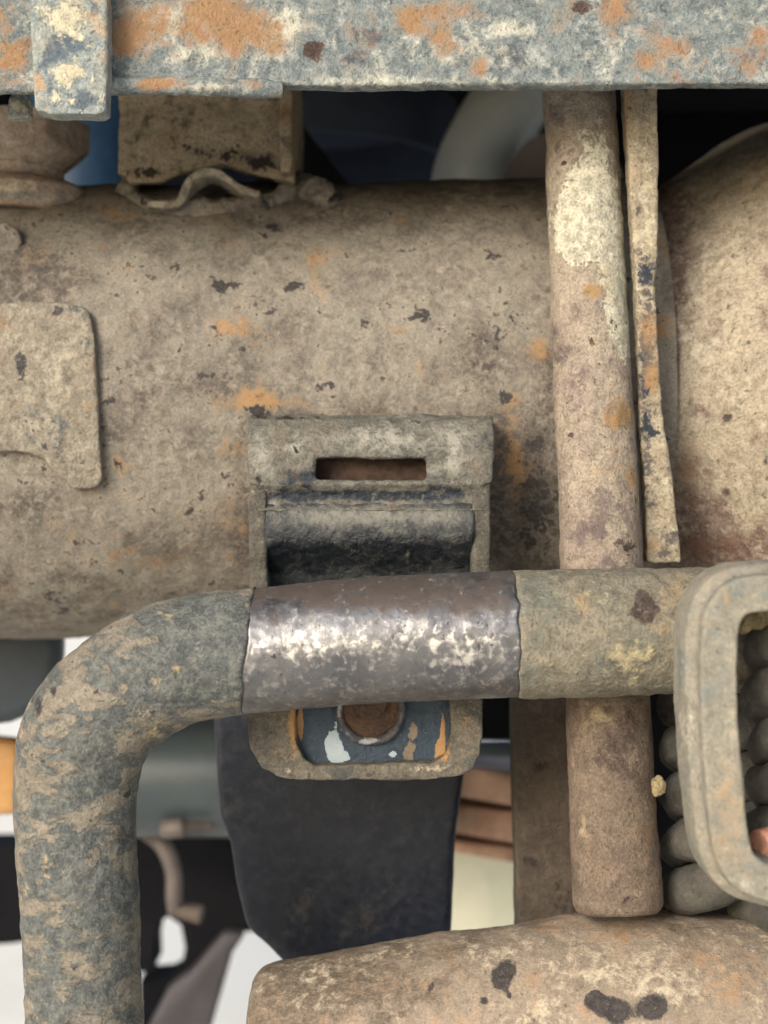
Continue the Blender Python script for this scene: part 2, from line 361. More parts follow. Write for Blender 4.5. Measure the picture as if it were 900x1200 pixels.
m_lugface = grime('lug_face', (S(54, 70, 84), S(62, 78, 92), S(46, 60, 72)), rust=dict(c=(S(202, 162, 108), S(176, 130, 86)), base=-0.85, scale=0.2, amp=1.5, w=0.05, h=0.15),
    paint=dict(c=(S(156, 140, 116), S(128, 114, 96)), base=-0.85, scale=0.25, amp=1.6, w=0.06, h=0.15), pale=dict(c=(S(206, 216, 220), S(176, 192, 202)), base=-0.9, scale=0.2, amp=1.5, w=0.05, h=0.1), seed=93, rough=0.5, bump=0.3, flecks=0.25, grain=0.15)
m_rustbolt = grime('rusty_bolt', (S(92, 70, 54), S(112, 86, 64), S(70, 55, 46)), rust=dict(c=(S(126, 94, 66), S(86, 63, 49)), base=0.0, scale=0.3, amp=1.6, w=0.2), seed=99, rough=0.6, flecks=0.3)
m_collar = grime('nut_collar', (S(84, 84, 88), S(104, 100, 100), S(66, 66, 70)), pale=dict(c=(S(186, 186, 184), S(160, 160, 160)), base=-0.25, scale=0.4, amp=1.6, w=0.1), seed=103, rough=0.5, flecks=0.3)
m_pipe = grime('pipe_mud', (S(154, 139, 121), S(166, 151, 132), S(138, 124, 108)), rust=dict(c=(S(186, 150, 112), S(164, 124, 88)), base=-0.3, scale=0.1, amp=1.6, w=0.2),
    paint=dict(c=(S(122, 108, 92), S(134, 120, 104)), base=-0.25, scale=0.09, amp=1.7, w=0.2), pale=dict(c=(S(184, 169, 145), S(192, 178, 154)), base=-0.15, scale=0.14, amp=1.7, w=0.2, h=0.15), dark=dict(c=(S(64, 60, 60), S(78, 72, 68)), base=-0.55, scale=0.2, amp=0.9, w=0.1, h=-0.3), seed=109, bump=0.28, grain=0.26)
m_loop = grime('hook_dust', (S(146, 141, 127), S(156, 150, 134), S(130, 127, 117)), rust=dict(c=(S(178, 156, 120), S(164, 138, 108)), base=-0.38, scale=0.1, amp=1.5, w=0.2),
    paint=dict(c=(S(134, 138, 132), S(122, 126, 121)), base=-0.15, scale=0.1, amp=1.7, w=0.2), pale=dict(c=(S(176, 172, 158), S(184, 176, 156)), base=-0.2, scale=0.16, amp=1.6, w=0.2), dark=None, seed=117, grain=0.22, bump=0.3)
m_rope = grime('coil_dust', (S(84, 82, 76), S(96, 92, 84), S(72, 69, 64)), pale=dict(c=(S(120, 113, 102), S(112, 107, 96)), base=-0.25, scale=0.15, amp=1.5, w=0.2), seed=123, grain=0.2, flecks=0.3, bump=0.35)
m_dirt = grime('dirt_clod', (S(170, 152, 112), S(188, 170, 130), S(140, 122, 92)), seed=129, bump=1.0)
m_red = plain('red_dusty', S(170, 112, 92), S(186, 140, 116), 0.1, seed=131, grain=0.25)
m_boot = grime('black_plastic', (S(24, 30, 42), S(30, 35, 45), S(40, 42, 46)), paint=dict(c=(S(88, 78, 68), S(70, 64, 58)), base=-0.45, scale=0.05, amp=1.3, w=0.3), pale=dict(c=(S(66, 65, 68), S(54, 55, 60)), base=-0.38, scale=0.1, amp=1.3, w=0.5), dark=dict(c=(S(14, 14, 16), S(18, 18, 20)), base=-0.8, scale=0.2, amp=0.6, w=0.2), seed=137, rough=0.42, bump=0.05, flecks=0.05, grain=0.25, spec=0.3)
m_plate = grime('plate_dust', (S(92, 82, 70), S(82, 72, 62), S(100, 88, 76)), dark=dict(c=(S(48, 42, 38), S(56, 50, 44)), base=-0.4, scale=0.15, amp=1.6, w=0.15), seed=143, grain=0.2, flecks=0.05)
m_weld = grime('weld_dust', (S(140, 122, 98), S(156, 138, 112), S(116, 100, 84)), rust=dict(c=ORANGE, base=-0.3, scale=0.2, amp=1.6, w=0.15), dark=dict(c=(S(70, 62, 56), S(84, 74, 66)), base=-0.2, scale=0.25, amp=1.7, w=0.15), seed=149, bump=0.9)
m_tank = plain('tank_metal', S(54, 62, 66), S(62, 70, 72), 0.02, rough=0.35, seed=155, grain=0.06, bump=0.05)
m_silver = plain('duct_grey', S(150, 158, 162), S(136, 144, 150), 0.02, rough=0.4, seed=157, grain=0.05, bump=0.03)
m_navy = plain('navy_panel', S(40, 48, 64), S(48, 55, 70), 0.02, rough=0.7, seed=159, grain=0.06, bump=0.03, spec=0.15)
m_black = plain('black_underbody', S(14, 15, 18), S(20, 20, 23), 0.02, rough=0.9, seed=161, grain=0.1, bump=0.05, spec=0.08)
m_slate = plain('slate_panel', S(50, 58, 64), S(42, 50, 56), 0.02, rough=0.5, seed=163, grain=0.06, bump=0.03)
m_blue = plain('blue_plastic', S(58, 96, 140), S(70, 106, 150), 0.04, rough=0.45, seed=165, grain=0.08, bump=0.03)
m_brown = plain('brown_dark', S(74, 64, 56), S(66, 56, 50), 0.03, rough=0.7, seed=167, grain=0.1, bump=0.05)
m_slot = plain('slot_shade', S(64, 52, 44), S(50, 40, 36), 0.06, rough=0.9, seed=168, grain=0.3, spec=0.1)  # dark brown that imitates the shade inside the slot
m_leaf = plain('spring_steel', S(156, 126, 104), S(138, 106, 86), 0.05, rough=0.6, seed=169, grain=0.12, bump=0.1)
m_palep = plain('pale_panel', S(190, 190, 172), S(176, 180, 162), 0.02, rough=0.5, seed=171, grain=0.04, bump=0.03)
m_orange = plain('orange_plastic', S(176, 138, 86), S(164, 122, 72), 0.04, rough=0.5, seed=173, grain=0.06, bump=0.03)
m_hose = plain('hose_grey', S(84, 76, 72), S(72, 65, 62), 0.05, rough=0.6, seed=175, grain=0.1, bump=0.05)
m_mud = plain('beam_mauve', S(58, 54, 58), S(48, 45, 48), 0.03, rough=0.6, seed=177, grain=0.08, bump=0.05)
m_ground = plain('pale_concrete', S(242, 236, 222), S(234, 227, 212), 0.004, rough=0.9, seed=181, grain=0.05, spec=0.1)

def bare_metal():
    m = NT('bare_steel')
    n1 = m.noise(0.08, 7, 0.65, 0.5, 3.0); n2 = m.noise(0.35, 8, 0.7, 0.3, 40.0)
    c = m.mix(m.ramp(n1, 0.35, 0.65), S(122, 121, 120), S(98, 98, 101))
    c = m.mix(m.ramp(n2, 0.5, 0.7), c, S(160, 157, 152))
    st = m.mask('paint', -0.42, 0.14, 1.4, 0.35, 9.0)
    c = m.mix(st, c, S(84, 75, 70))
    lt = m.mask('pale', -0.5, 0.4, 1.5, 0.4, 19.0)  # pale mask paints the highlight band into the steel
    c = m.mix(lt, c, S(208, 203, 194))
    dk = m.mask('dark', -0.5, 0.5, 1.5, 0.1, 29.0, (1.6, 1, 0.8))
    c = m.mix(dk, c, S(58, 52, 50))
    pit = m.ramp(m.noise(0.7, 4, 0.6, 0.6, 71.0, (1.5, 1, 0.7)), 0.62, 0.7)
    c = m.mix(m.math('MULTIPLY', pit, 0.7), c, S(78, 72, 68))
    rg = m.math('ADD', m.math('MULTIPLY_ADD', n2, 0.3, 0.27), m.math('ADD', m.math('MULTIPLY', st, 0.16), m.math('MULTIPLY', m.math('MAXIMUM', dk, pit), 0.3)))
    m.l(c, m.b.inputs['Base Color']); m.l(rg, m.b.inputs['Roughness'])
    m.l(m.math('SUBTRACT', 0.9, m.math('MULTIPLY', m.math('MAXIMUM', st, dk), 0.5)), m.b.inputs['Metallic'])
    h = m.math('ADD', m.math('MULTIPLY', n2, 0.5), m.math('ADD', m.math('MULTIPLY', lt, 0.15), m.math('MULTIPLY', m.math('MAXIMUM', dk, pit), -0.5)))
    bp = m.n('ShaderNodeBump'); bp.inputs['Strength'].default_value = 0.35; bp.inputs['Distance'].default_value = 0.0008
    m.l(h, bp.inputs['Height']); m.l(bp.outputs[0], m.b.inputs['Normal'])
    return m.m
m_bare = bare_metal()

# ------------------------------------------------------------------ the setting
GZ = -450.0
gv = np.array([(-600e3, -600e3, GZ), (600e3, -600e3, GZ), (600e3, 600e3, GZ), (-600e3, 600e3, GZ)], float)
g = mesh_obj('ground', (gv, [(0, 1, 2, 3)]), m_ground, loc=(0, 0, GZ)); g['kind'] = 'structure'

# the vehicle's floor above everything: its front edge is cut short to let the sun reach the parts
fl = thing('vehicle_floor', 'black underbody floor of the vehicle above and behind the axle', 'underbody', (0, 300, 190))
mesh_obj('floor_panel', bevelled(*box(-800, 900, -110, 620, 210, 235), 4), m_black, fl, auto=30)
for x in (-420, 0, 420): mesh_obj('floor_rib', bevelled(*box(x - 25, x + 25, -20, 600, 188, 210), 4), m_black, fl, auto=30)
mesh_obj('dark_backing_wall', bevelled(*box(-700, 700, 345, 360, 20, 210), 3), m_black, fl, auto=30)  # black wall added behind to keep the upper gaps dark

# ------------------------------------------------------------------ axle housing
AY, AZ, AR = 90.0, 36.2, 79.6
ax = thing('axle_housing', 'big dusty tan axle tube crossing the picture behind the bar and upright rod', 'axle', (0, AY, AZ - AR))
xs = np.arange(wx(-420, 90), wx(745, 90), 0.85)
na = 340; ang = np.linspace(0, 2 * np.pi, na, endpoint=False)
ring = []
for x in xs:
    t = (x - xs[0]) / (xs[-1] - xs[0]); zc = AZ - 3.0 + 4.0 * t
    r = AR * (1 + 0.004 * math.sin(x * 0.05)) 
    ring.append(np.stack([np.full(na, x), AY - r * np.cos(ang), zc + r * np.sin(ang)], 1))
V = np.vstack(ring); F = [(i * na + j, i * na + (j + 1) % na, (i + 1) * na + (j + 1) % na, (i + 1) * na + j) for i in range(len(xs) - 1) for j in range(na)]
axle_spots = dict(
    rust=[(150, 545, 20, 16, .5), (60, 605, 20, 12, .45), (245, 400, 16, 10, .25), (370, 300, 12, 16, .4), (315, 475, 60, 8, .5), (605, 545, 12, 40, .5), (270, 385, 20, 12, .65), (300, 464, 36, 14, .8), (268, 525, 22, 18, .45), (425, 438, 14, 8, .6), (140, 252, 22, 10, .6), (90, 622, 26, 16, .45), (632, 405, 14, 16, .7), (600, 460, 8, 30, .4), (770, 385, 18, 20, .6)],
    paint=[(300, 420, 50, 40, .35), (170, 470, 40, 60, .3), (120, 700, 160, 26, .35), (250, 640, 60, 40, .3), (520, 620, 100, 60, .2), (35, 322, 60, 30, 1.1), (20, 285, 30, 10, .3), (480, 225, 300, 22, .3), (325, 385, 30, 18, .55), (255, 455, 30, 22, .55), (565, 410, 26, 34, .7), (130, 520, 18, 50, .3), (20, 590, 40, 26, .35), (622, 560, 40, 90, 1.0), (590, 600, 20, 80, .6), (650, 480, 14, 120, .5), (285, 600, 12, 90, .6), (420, 700, 300, 18, .2), (240, 250, 200, 26, .35)],  # brown stains; also painted shade along top, underside and beside the saddle
    dark=[(150, 440, 16, 30, .3), (285, 410, 8, 6, .7), (245, 445, 24, 16, .4), (120, 505, 8, 14, .6), (140, 545, 8, 6, .6), (480, 440, 6, 4, .6), (400, 275, 5, 4, .6), (450, 320, 5, 4, .5), (302, 482, 14, 8, 1.4), (350, 489, 34, 4, 1.3), (255, 335, 12, 7, .75), (200, 312, 7, 5, .7), (345, 334, 11, 6, .8), (497, 370, 10, 7, .7), (320, 265, 12, 5, .8), (110, 328, 7, 6, .6), (625, 590, 28, 60, .62), (630, 520, 14, 24, .5), (575, 405, 18, 22, .5), (590, 465, 10, 9, .8), (130, 470, 10, 22, .4), (150, 380, 8, 4, .3), (430, 380, 7, 5, .5), (75, 716, 7, 4, .7)],  # dark flecks, plus contact shade painted right of the saddle
    pale=[(370, 300, 90, 50, .15), (190, 540, 60, 50, .15), (540, 310, 40, 60, .15)])
mesh_obj('tube', (V, F), m_axle, ax, spots=axle_spots, disp=[(1.5, 0.05, 4), (0.35, 0.3, 3)], seed=5)
# differential bulge on the right
bul = []; us = np.linspace(0, 2.3, 420); na = 340; ang = np.linspace(0, 2 * np.pi, na, endpoint=False)
for u in us:
    x = wx(762, 20) + u * 90
    s = min(1, u / 0.6); r = AR - 1.5 + 26 * (s * s * (3 - 2 * s))
    bul.append(np.stack([np.full(na, x), AY + 4 - r * np.cos(ang), AZ - 1 + r * np.sin(ang) * 0.97], 1))
V = np.vstack(bul); F = [(i * na + j, i * na + (j + 1) % na, (i + 1) * na + (j + 1) % na, (i + 1) * na + j) for i in range(len(us) - 1) for j in range(na)]
mesh_obj('differential_housing', (V, F), m_diff, ax, disp=[(1.6, 0.04, 4), (0.4, 0.3, 3)], seed=8, spots=dict(
    rust=[(805, 560, 22, 50, .7), (790, 420, 12, 30, .5), (830, 640, 60, 18, .7), (815, 635, 10, 16, .5)], paint=[(880, 640, 60, 30, .5), (785, 300, 24, 80, .9), (785, 420, 16, 60, .6), (815, 600, 34, 50, .6), (860, 655, 60, 22, .6), (775, 240, 30, 40, .5)],  # rust and brown stains, plus shade painted right of the flat bar
    dark=[(850, 490, 11, 9, 1.0), (852, 578, 11, 9, .8), (850, 450, 5, 4, .5), (803, 635, 8, 10, .8), (862, 300, 8, 6, .5), (785, 320, 12, 10, .5), (898, 540, 6, 12, .9)], pale=[(850, 400, 60, 80, .2)]))
def tube_y(px, py, gap=0.0):
    """where the line of sight through a photograph pixel meets the axle tube"""
    r = AR - gap if gap < 0 else AR + gap
    t = (600.0 - py) * PX / DIST                      # z = t (y + DIST)
    a = 1 + t * t; b = 2 * (-AY + t * (t * DIST - AZ)); c = AY * AY + (t * DIST - AZ) ** 2 - r * r
    q = b * b - 4 * a * c
    return (-b - math.sqrt(q)) / (2 * a) if q > 0 else 75.0
# weld pad plate on the left, wrapped on the tube
pad_out = [(-80, 352), (60, 354), (98, 360), (108, 385), (112, 440), (116, 500), (118, 560), (110, 572), (82, 572), (66, 550), (48, 533), (20, 528), (-80, 530)]
pv = []
Yp = 8.0
poly = [(wx(x, Yp), wz(y, Yp)) for x, y in pad_out]
pv, pf = solid([prism(poly, -1, 26, 'y')], 0.8, 8)
# bend it onto the tube: depth follows the cylinder
dz = np.clip((pv[:, 2] - AZ) / (AR + 6), -.98, .98)
surf = AY - (AR + 3.6) * np.sqrt(1 - dz * dz)
pv[:, 1] = surf + (pv[:, 1] + 1) * 0.4
mesh_obj('pad_plate', (pv, pf), m_pad, ax, disp=[(1.2, 0.07, 4), (0.7, 0.3, 3)], seed=12, spots=dict(rust=[(8, 378, 18, 14, .7), (30, 460, 20, 14, .2)],
    paint=[(40, 505, 26, 22, .6), (60, 362, 26, 8, .5), (95, 395, 10, 14, .5)], dark=[(25, 430, 7, 12, 1.0), (68, 365, 8, 6, .8), (54, 522, 6, 5, .9), (50, 462, 6, 5, .6)], pale=[(70, 450, 40, 60, .2)]))
mesh_obj('boss', solid([tube([W(4, 282, tube_y(4, 282) - 2.5), W(4, 282, tube_y(4, 282) + 14)], 5.5, 24)], 0.7, 3), m_axle, ax, spots={}, disp=[(0.6, 0.2, 3)])
for bead, rb, sd_ in (([(146, 222), (170, 238), (215, 246), (270, 244), (320, 236), (352, 226)], 2.6, 14), ([(340, 212), (356, 222), (374, 230), (394, 238)], 4.2, 17)):
    wp = catmull([W(a, b, tube_y(a, b) + 0.5) for a, b in bead], 20)
    mesh_obj('weld_bead', tube(resample(wp, 0.7), rb, 28), m_axle, ax, spots={'rust': [(140, 250, 20, 12, .5)], 'paint': [(300, 236, 60, 12, .3), (370, 232, 30, 14, .4)], 'dark': [(378, 240, 8, 5, .6)]}, disp=[(3.6, 0.12, 4), (1.2, 0.5, 3)], seed=sd_)

# ------------------------------------------------------------------ crossmember at the top
CY = -34.0
cm = thing('chassis_crossmember', 'blue-grey painted steel crossmember with rust patches along the top edge', 'crossmember', (0, CY, wz(105, CY)))
x0, x1 = wx(-330, CY), wx(1230, CY)
zb0, zb1 = wz(104, CY), wz(96, CY)
pl = []
zt = wz(-120, CY)
v, f = prism([(x0, zb0), (x1, zb1), (x1, zt), (x0, zt)], CY, CY + 6, 'y')
lip_v, lip_f = prism([(x0, zb0 - .3), (x1, zb1 - .3), (x1, zb1 + 3.5), (x0, zb0 + 3.5)], CY + 1.5, CY + 5, 'y')
beam_spots = dict(
    rust=[(265, 30, 75, 32, .85), (245, 5, 30, 16, .6), (150, 35, 34, 34, .75), (15, 65, 24, 30, .8), (10, 15, 30, 20, .4), (200, 96, 60, 6, .4), (480, 30, 14, 14, .8), (515, 45, 18, 14, .8), (530, 15, 60, 12, .5), (565, 78, 12, 14, .6), (720, 12, 40, 22, .6), (800, 62, 26, 18, .7), (760, 75, 20, 10, .5), (890, 42, 14, 12, .8), (885, 80, 22, 12, .5), (320, 60, 18, 14, .5), (720, 45, 12, 12, .5)],
    paint=[(600, 62, 18, 22, .7), (615, 75, 12, 10, .5), (420, 50, 40, 30, .3), (840, 90, 60, 14, .3)],
    pale=[(200, 25, 50, 20, .5), (330, 30, 26, 16, .7), (300, 45, 40, 12, .4), (540, 60, 40, 16, .5), (590, 35, 20, 10, .5), (430, 80, 30, 14, .3), (700, 70, 30, 14, .25), (240, 65, 60, 10, .35), (880, 20, 30, 12, .15), (470, 95, 200, 5, .3)],
    dark=[(367, 58, 18, 15, 1.15), (680, 8, 12, 11, 1.1), (538, 93, 9, 5, .6), (335, 92, 20, 6, .3)])
mesh_obj('beam_plate', solid([(v, f), (lip_v, lip_f)], 0.75, 4), m_beam, cm, spots=beam_spots, disp=[(0.7, 0.05, 4), (0.5, 0.3, 3)], seed=20)
zg = wz(97, CY - 3)
mesh_obj('edge_bead', tube(resample(np.array([[wx(-330, CY), CY + .5, zg + .6], [wx(200, CY), CY + .2, zg], [wx(332, CY), CY + 1.5, zg - .5]]), 0.7), 2.5, 24), m_beam, cm, spots=dict(rust=[(190, 98, 30, 8, .8), (290, 98, 26, 8, .5), (15, 95, 30, 10, .5)], pale=[(240, 102, 40, 5, .5)], dark=[(20, 100, 25, 8, .5)]), disp=[(0.8, 0.15, 3)], seed=22)
SY = CY - 9
sp = [(36, -120), (124, -120), (126, 60), (125, 131), (112, 135), (60, 134), (40, 128), (36, 40)]
mesh_obj('strap', solid([prism([(wx(a, SY), wz(b, SY)) for a, b in sp], SY, SY + 8, 'y')], 0.7, 3), m_strap, cm, disp=[(0.7, 0.08, 3), (0.4, 0.3, 3)], seed=24, spots=dict(
    pale=[(82, 20, 24, 18, .8), (80, 85, 16, 12, .5), (115, 90, 8, 30, .3), (55, 120, 20, 10, .3)], rust=[(80, 80, 14, 7, .5), (46, 95, 8, 10, .6), (120, 45, 6, 10, .4)], paint=[(80, 55, 26, 14, .8), (95, 118, 22, 14, .55), (60, 100, 8, 14, .5), (112, 12, 6, 14, .5)]))

# ------------------------------------------------------------------ bolt stack at the left edge
NY = 52.0
bt = thing('mounting_bolt', 'chunky pale dusty hex nut and washer under the strap at the left edge', 'bolt', (wx(8, NY), NY, wz(228, NY)))
nx = wx(8, NY); hexp = []
Rn = (103 - 8) * PX * (DIST + NY) / DIST * 0.97
for k in range(6):
    a = math.radians(60 * k + 8); hexp.append((nx + Rn * math.cos(a), NY + 6 + Rn * math.sin(a)))
hz = prism(hexp, wz(196, NY), wz(138, NY), 'z')
cone = lathe([(Rn * 1.3, wz(150, NY)), (Rn * 1.08, wz(172, NY)), (Rn * 0.70, wz(197, NY)), (Rn * .5, wz(199, NY))], (nx, NY + 6))
hv, hf = solid([hz], 0.6, 1)
# chamfer the lower corners: pull vertices inside the cone
r = np.hypot(hv[:, 0] - nx, hv[:, 1] - NY - 6); zl = wz(170, NY); z2 = wz(196, NY)
lim = np.where(hv[:, 2] < zl, Rn - (zl - hv[:, 2]) / (zl - z2) * Rn * 0.34, 1e9); s = np.minimum(1, lim / np.maximum(r, 1e-6))
hv[:, 0] = nx + (hv[:, 0] - nx) * s; hv[:, 1] = NY + 6 + (hv[:, 1] - NY - 6) * s
mesh_obj('nut', (hv, hf), m_nut, bt, spots={'rust': [(15, 165, 40, 16, .25)], 'paint': [(85, 165, 18, 20, .3)]}, disp=[(0.4, 0.12, 3), (0.3, 0.4, 3)], seed=26)
mesh_obj('washer', solid([lathe([(Rn * .60, wz(193, NY)), (Rn * .66, wz(196, NY)), (Rn * .66, wz(207, NY)), (Rn * .58, wz(212, NY))], (nx, NY + 6))], 0.7, 2), m_nut, bt, spots={}, disp=[(0.7, 0.12, 3)], seed=28)
mesh_obj('flange', solid([lathe([(Rn * .5, wz(205, NY)), (Rn * .66, wz(209, NY)), (Rn * .85, wz(214, NY)), (Rn * 1.0, wz(222, NY)), (Rn * 1.02, wz(236, NY)), (Rn * 0.9, wz(250, NY))], (nx, NY + 8))], 0.75, 3), m_nut, bt, spots={'paint': [(40, 228, 60, 8, .6)]}, disp=[(1.2, 0.1, 3)], seed=30)
mesh_obj('bolt_tip', solid([lathe([(2.6, wz(112, -12)), (3.4, wz(118, -12)), (3.8, wz(140, -12))], (wx(24, -12), -12), 24)], 0.6, 2), m_strap, bt, spots={'pale': [(24, 128, 20, 20, .6)]}, disp=[(0.5, 0.3, 3)], seed=31)

# ------------------------------------------------------------------ tower bracket between crossmember and axle
TY = 41.0
tw = thing('tower_bracket', 'brown dirty sheet-metal bracket welded between crossmember and axle tube', 'bracket', (wx(235, TY), TY, wz(215, TY)))
tp = [(136, 60), (340, 60), (340, 180), (346, 214), (300, 206), (262, 192), (222, 200), (190, 214), (150, 216), (140, 190)]
tb = prism([(wx(a, TY), wz(b, TY)) for a, b in tp], TY, TY + 5, 'y')
mesh_obj('web_plate', solid([tb, box(wx(137, TY), wx(137, TY) + 4, TY, TY + 60, wz(205, TY), wz(60, TY))], 0.75, 3), m_tower, tw, disp=[(1.6, 0.06, 4), (0.6, 0.3, 3)], seed=34, spots=dict(
    rust=[(190, 165, 26, 26, .4), (285, 178, 16, 8, .6), (225, 140, 60, 26, .2)], paint=[(250, 130, 40, 18, .2), (300, 185, 30, 12, .5)], dark=[(170, 202, 26, 8, .9), (260, 182, 50, 9, .7, 12), (312, 190, 20, 9, .7), (275, 172, 6, 8, .6), (300, 112, 24, 3, .6)], pale=[(265, 140, 40, 20, .2)]))
mesh_obj('side_flange', solid([box(wx(327, TY - 5), wx(343, TY - 5), TY - 7, TY + 58, wz(208, TY), wz(60, TY))], 0.75, 3), m_tower, tw, disp=[(0.9, 0.1, 3), (0.5, 0.3, 3)], seed=36, spots={'rust': [(335, 140, 10, 50, .45)]})
clip = catmull([W(a, b, 30) for a, b in ((172, 238), (190, 239), (207, 238), (215, 226), (224, 209), (240, 200), (257, 202), (270, 212), (286, 222), (304, 228))], 16)
cpv, cpf = sweep(resample(clip, 0.8), [(-1.4, 0.4), (-.8, 0), (.8, 0), (1.4, 0.4), (1.4, 16), (-1.4, 16)])
mesh_obj('clip', solid([(cpv, cpf)], 0.6, 3), m_pad, tw, disp=[(0.9, 0.2, 3), (0.4, 0.5, 2)], seed=38, spots={'pale': [(240, 205, 40, 14, .5), (185, 237, 30, 8, .5)]})

# ------------------------------------------------------------------ upright rod with flat bar
rt = thing('upright_rod', 'dusty upright round rod with mud patches in front of the axle tube', 'rod', W(722, 1072, -20))
p0, p1 = W(676, 60, 10), W(724, 1068, -20)
path = resample(np.array([p0, p1]), 0.85)
tt = np.linspace(0, 1, len(path)); rr = 10.7 + 1.9 * tt
zsplit = wz(742, -12)
up = path[:, 2] >= zsplit
mesh_obj('rod', tube(path[up], rr[up], 96), m_rod, rt, disp=[(0.7, 0.06, 3), (0.5, 0.35, 3)], seed=40, spots=dict(
    pale=[(695, 240, 38, 56, 1.2), (668, 275, 28, 44, .9), (722, 330, 24, 70, 1.1), (690, 150, 44, 36, .45), (732, 390, 16, 34, .8)], rust=[(692, 342, 12, 9, .9), (725, 488, 20, 18, .95), (738, 565, 12, 14, .6), (700, 180, 16, 12, .4)],
    paint=[(652, 180, 12, 80, .4), (680, 420, 40, 50, .35), (720, 590, 40, 50, .35), (668, 480, 20, 14, .4)], dark=[(672, 510, 9, 5, .6), (702, 511, 5, 4, .8), (735, 640, 14, 12, .5), (665, 190, 6, 4, .5), (688, 135, 12, 5, .4), (660, 600, 8, 20, .3)]))  # brown and dark stains; the darker left edge is painted shade
lo = path[:, 2] <= zsplit + 0.9
lp, lr = path[lo], rr[lo].copy(); lr[-3:] *= np.array([.985, .95, .88])
mesh_obj('lower_rod', tube(lp, lr, 96), m_rodlow, rt, disp=[(0.7, 0.06, 3), (0.4, 0.35, 3)], seed=42, spots=dict(
    paint=[(725, 880, 32, 40, .75), (740, 850, 26, 20, .4)], pale=[(690, 838, 30, 20, .5), (683, 970, 5, 18, .8), (710, 840, 14, 10, .3)], dark=[(684, 882, 10, 5, .7), (730, 1055, 40, 6, .4)], rust=[(730, 1010, 40, 40, .2)]))  # shade under the bar and on the right side put into colour
FY = -6
fp = [(728, 60), (768, 60), (772, 200), (771, 300), (768, 330), (776, 480), (789, 560), (797, 640), (798, 659), (758, 661), (757, 600), (750, 480), (745, 340), (738, 200)]
mesh_obj('flat_bar', solid([prism([(wx(a, FY), wz(b, FY)) for a, b in fp], FY, FY + 7, 'y')], 0.7, 3), m_flat, rt, disp=[(0.5, 0.06, 3), (0.5, 0.35, 3)], seed=44, spots=dict(
    dark=[(756, 318, 10, 18, 1.0), (760, 505, 12, 16, .9), (755, 460, 8, 12, .4), (770, 625, 8, 8, .6), (752, 430, 8, 60, .4)], paint=[(757, 400, 12, 90, .7), (758, 540, 6, 40, .6), (730, 200, 4, 100, .6), (772, 310, 20, 8, .5), (768, 650, 20, 6, .3)],
    rust=[(760, 385, 14, 24, .9), (735, 140, 6, 30, .5), (764, 445, 10, 18, .7), (763, 640, 10, 16, .4)], pale=[(757, 220, 12, 80, .3), (778, 570, 8, 30, .3)]))

# ------------------------------------------------------------------ flat plate left of the rod, lower half
PY = 22.0
st = tag(mesh_obj('steel_plate', solid([prism([(wx(a, PY), wz(b, PY)) for a, b in [(597, 700), (680, 700), (690, 1150), (607, 1150)]], PY, PY + 12, 'y')], 0.8, 3), m_plate, None, loc=W(645, 1150, PY), spots=dict(dark=[(630, 900, 12, 10, .6), (620, 1010, 10, 8, .5), (660, 1050, 26, 40, .5)]), disp=[(0.7, 0.06, 3), (0.3, 0.3, 3)], seed=46),
         'dark brown flat steel plate standing left of the lower rod', 'plate')

# ------------------------------------------------------------------ stabiliser bar
BY = -42.0
bp_px = [(1300, 735), (1150, 736), (1010, 737), (900, 739), (800, 740), (700, 741), (600, 743), (450, 749), (350, 757), (290, 763), (245, 769), (197, 782), (150, 806), (113, 840), (95, 880), (89, 930), (91, 1000), (96, 1100), (101, 1200), (106, 1320)]
bpath = catmull([W(a, b, BY) for a, b in bp_px], 24)
bpath = resample(bpath, 0.85)
Rb = 74 * PX * (DIST + BY) / DIST
sb = thing('stabiliser_bar', 'thick round stabiliser bar bending down at left, worn bare in the middle', 'bar', W(106, 1320, BY))
pxx, pyy = to_px(bpath)
rad = np.full(len(bpath), Rb) * np.where(pyy > 860, 1 - 0.06 * np.clip((pyy - 860) / 80, 0, 1), 1)
i_r = int(np.argmax(pxx < 604)); i_l = int(np.argmax(pxx < 296))
cut = bpath[i_l]
def bar_part(name, a, b, mat, dr, spots, disp, seed):
    v, f = tube(bpath[a:b], rad[a:b] + dr, 128)
    for cc_ in (bpath[i_l], bpath[i_r]):
        q = v.copy(); q[:, 0] = 0
        v[:, 0] += 1.6 * fbm(q, 0.25, 4, 91) * np.exp(-((v[:, 0] - cc_[0]) / 5.0) ** 2)           # ragged edge of the paint
    v[:, 0] += 0.20 * (v[:, 2] - cut[2]) * np.exp(-((v[:, 0] - cut[0]) / 16.0) ** 2)      # the paint ends on a slant
    return mesh_obj(name, (v, f), mat, sb, spots=spots, disp=disp, seed=seed)
bar_part('right_arm', 0, i_r + 1, m_barR, 0.12, dict(dark=[(757, 715, 21, 22, 1.25), (680, 790, 60, 14, .3), (740, 690, 20, 8, .3)], paint=[(690, 760, 50, 26, .4), (640, 700, 30, 30, .4), (640, 790, 40, 20, .3)], rust=[(685, 705, 16, 12, .5), (790, 690, 30, 20, .5), (780, 750, 20, 26, .3)], pale=[(685, 700, 20, 16, .5), (740, 770, 40, 30, .3), (645, 780, 16, 8, .4)]), [(0.8, 0.05, 4), (0.45, 0.35, 3)], 50)
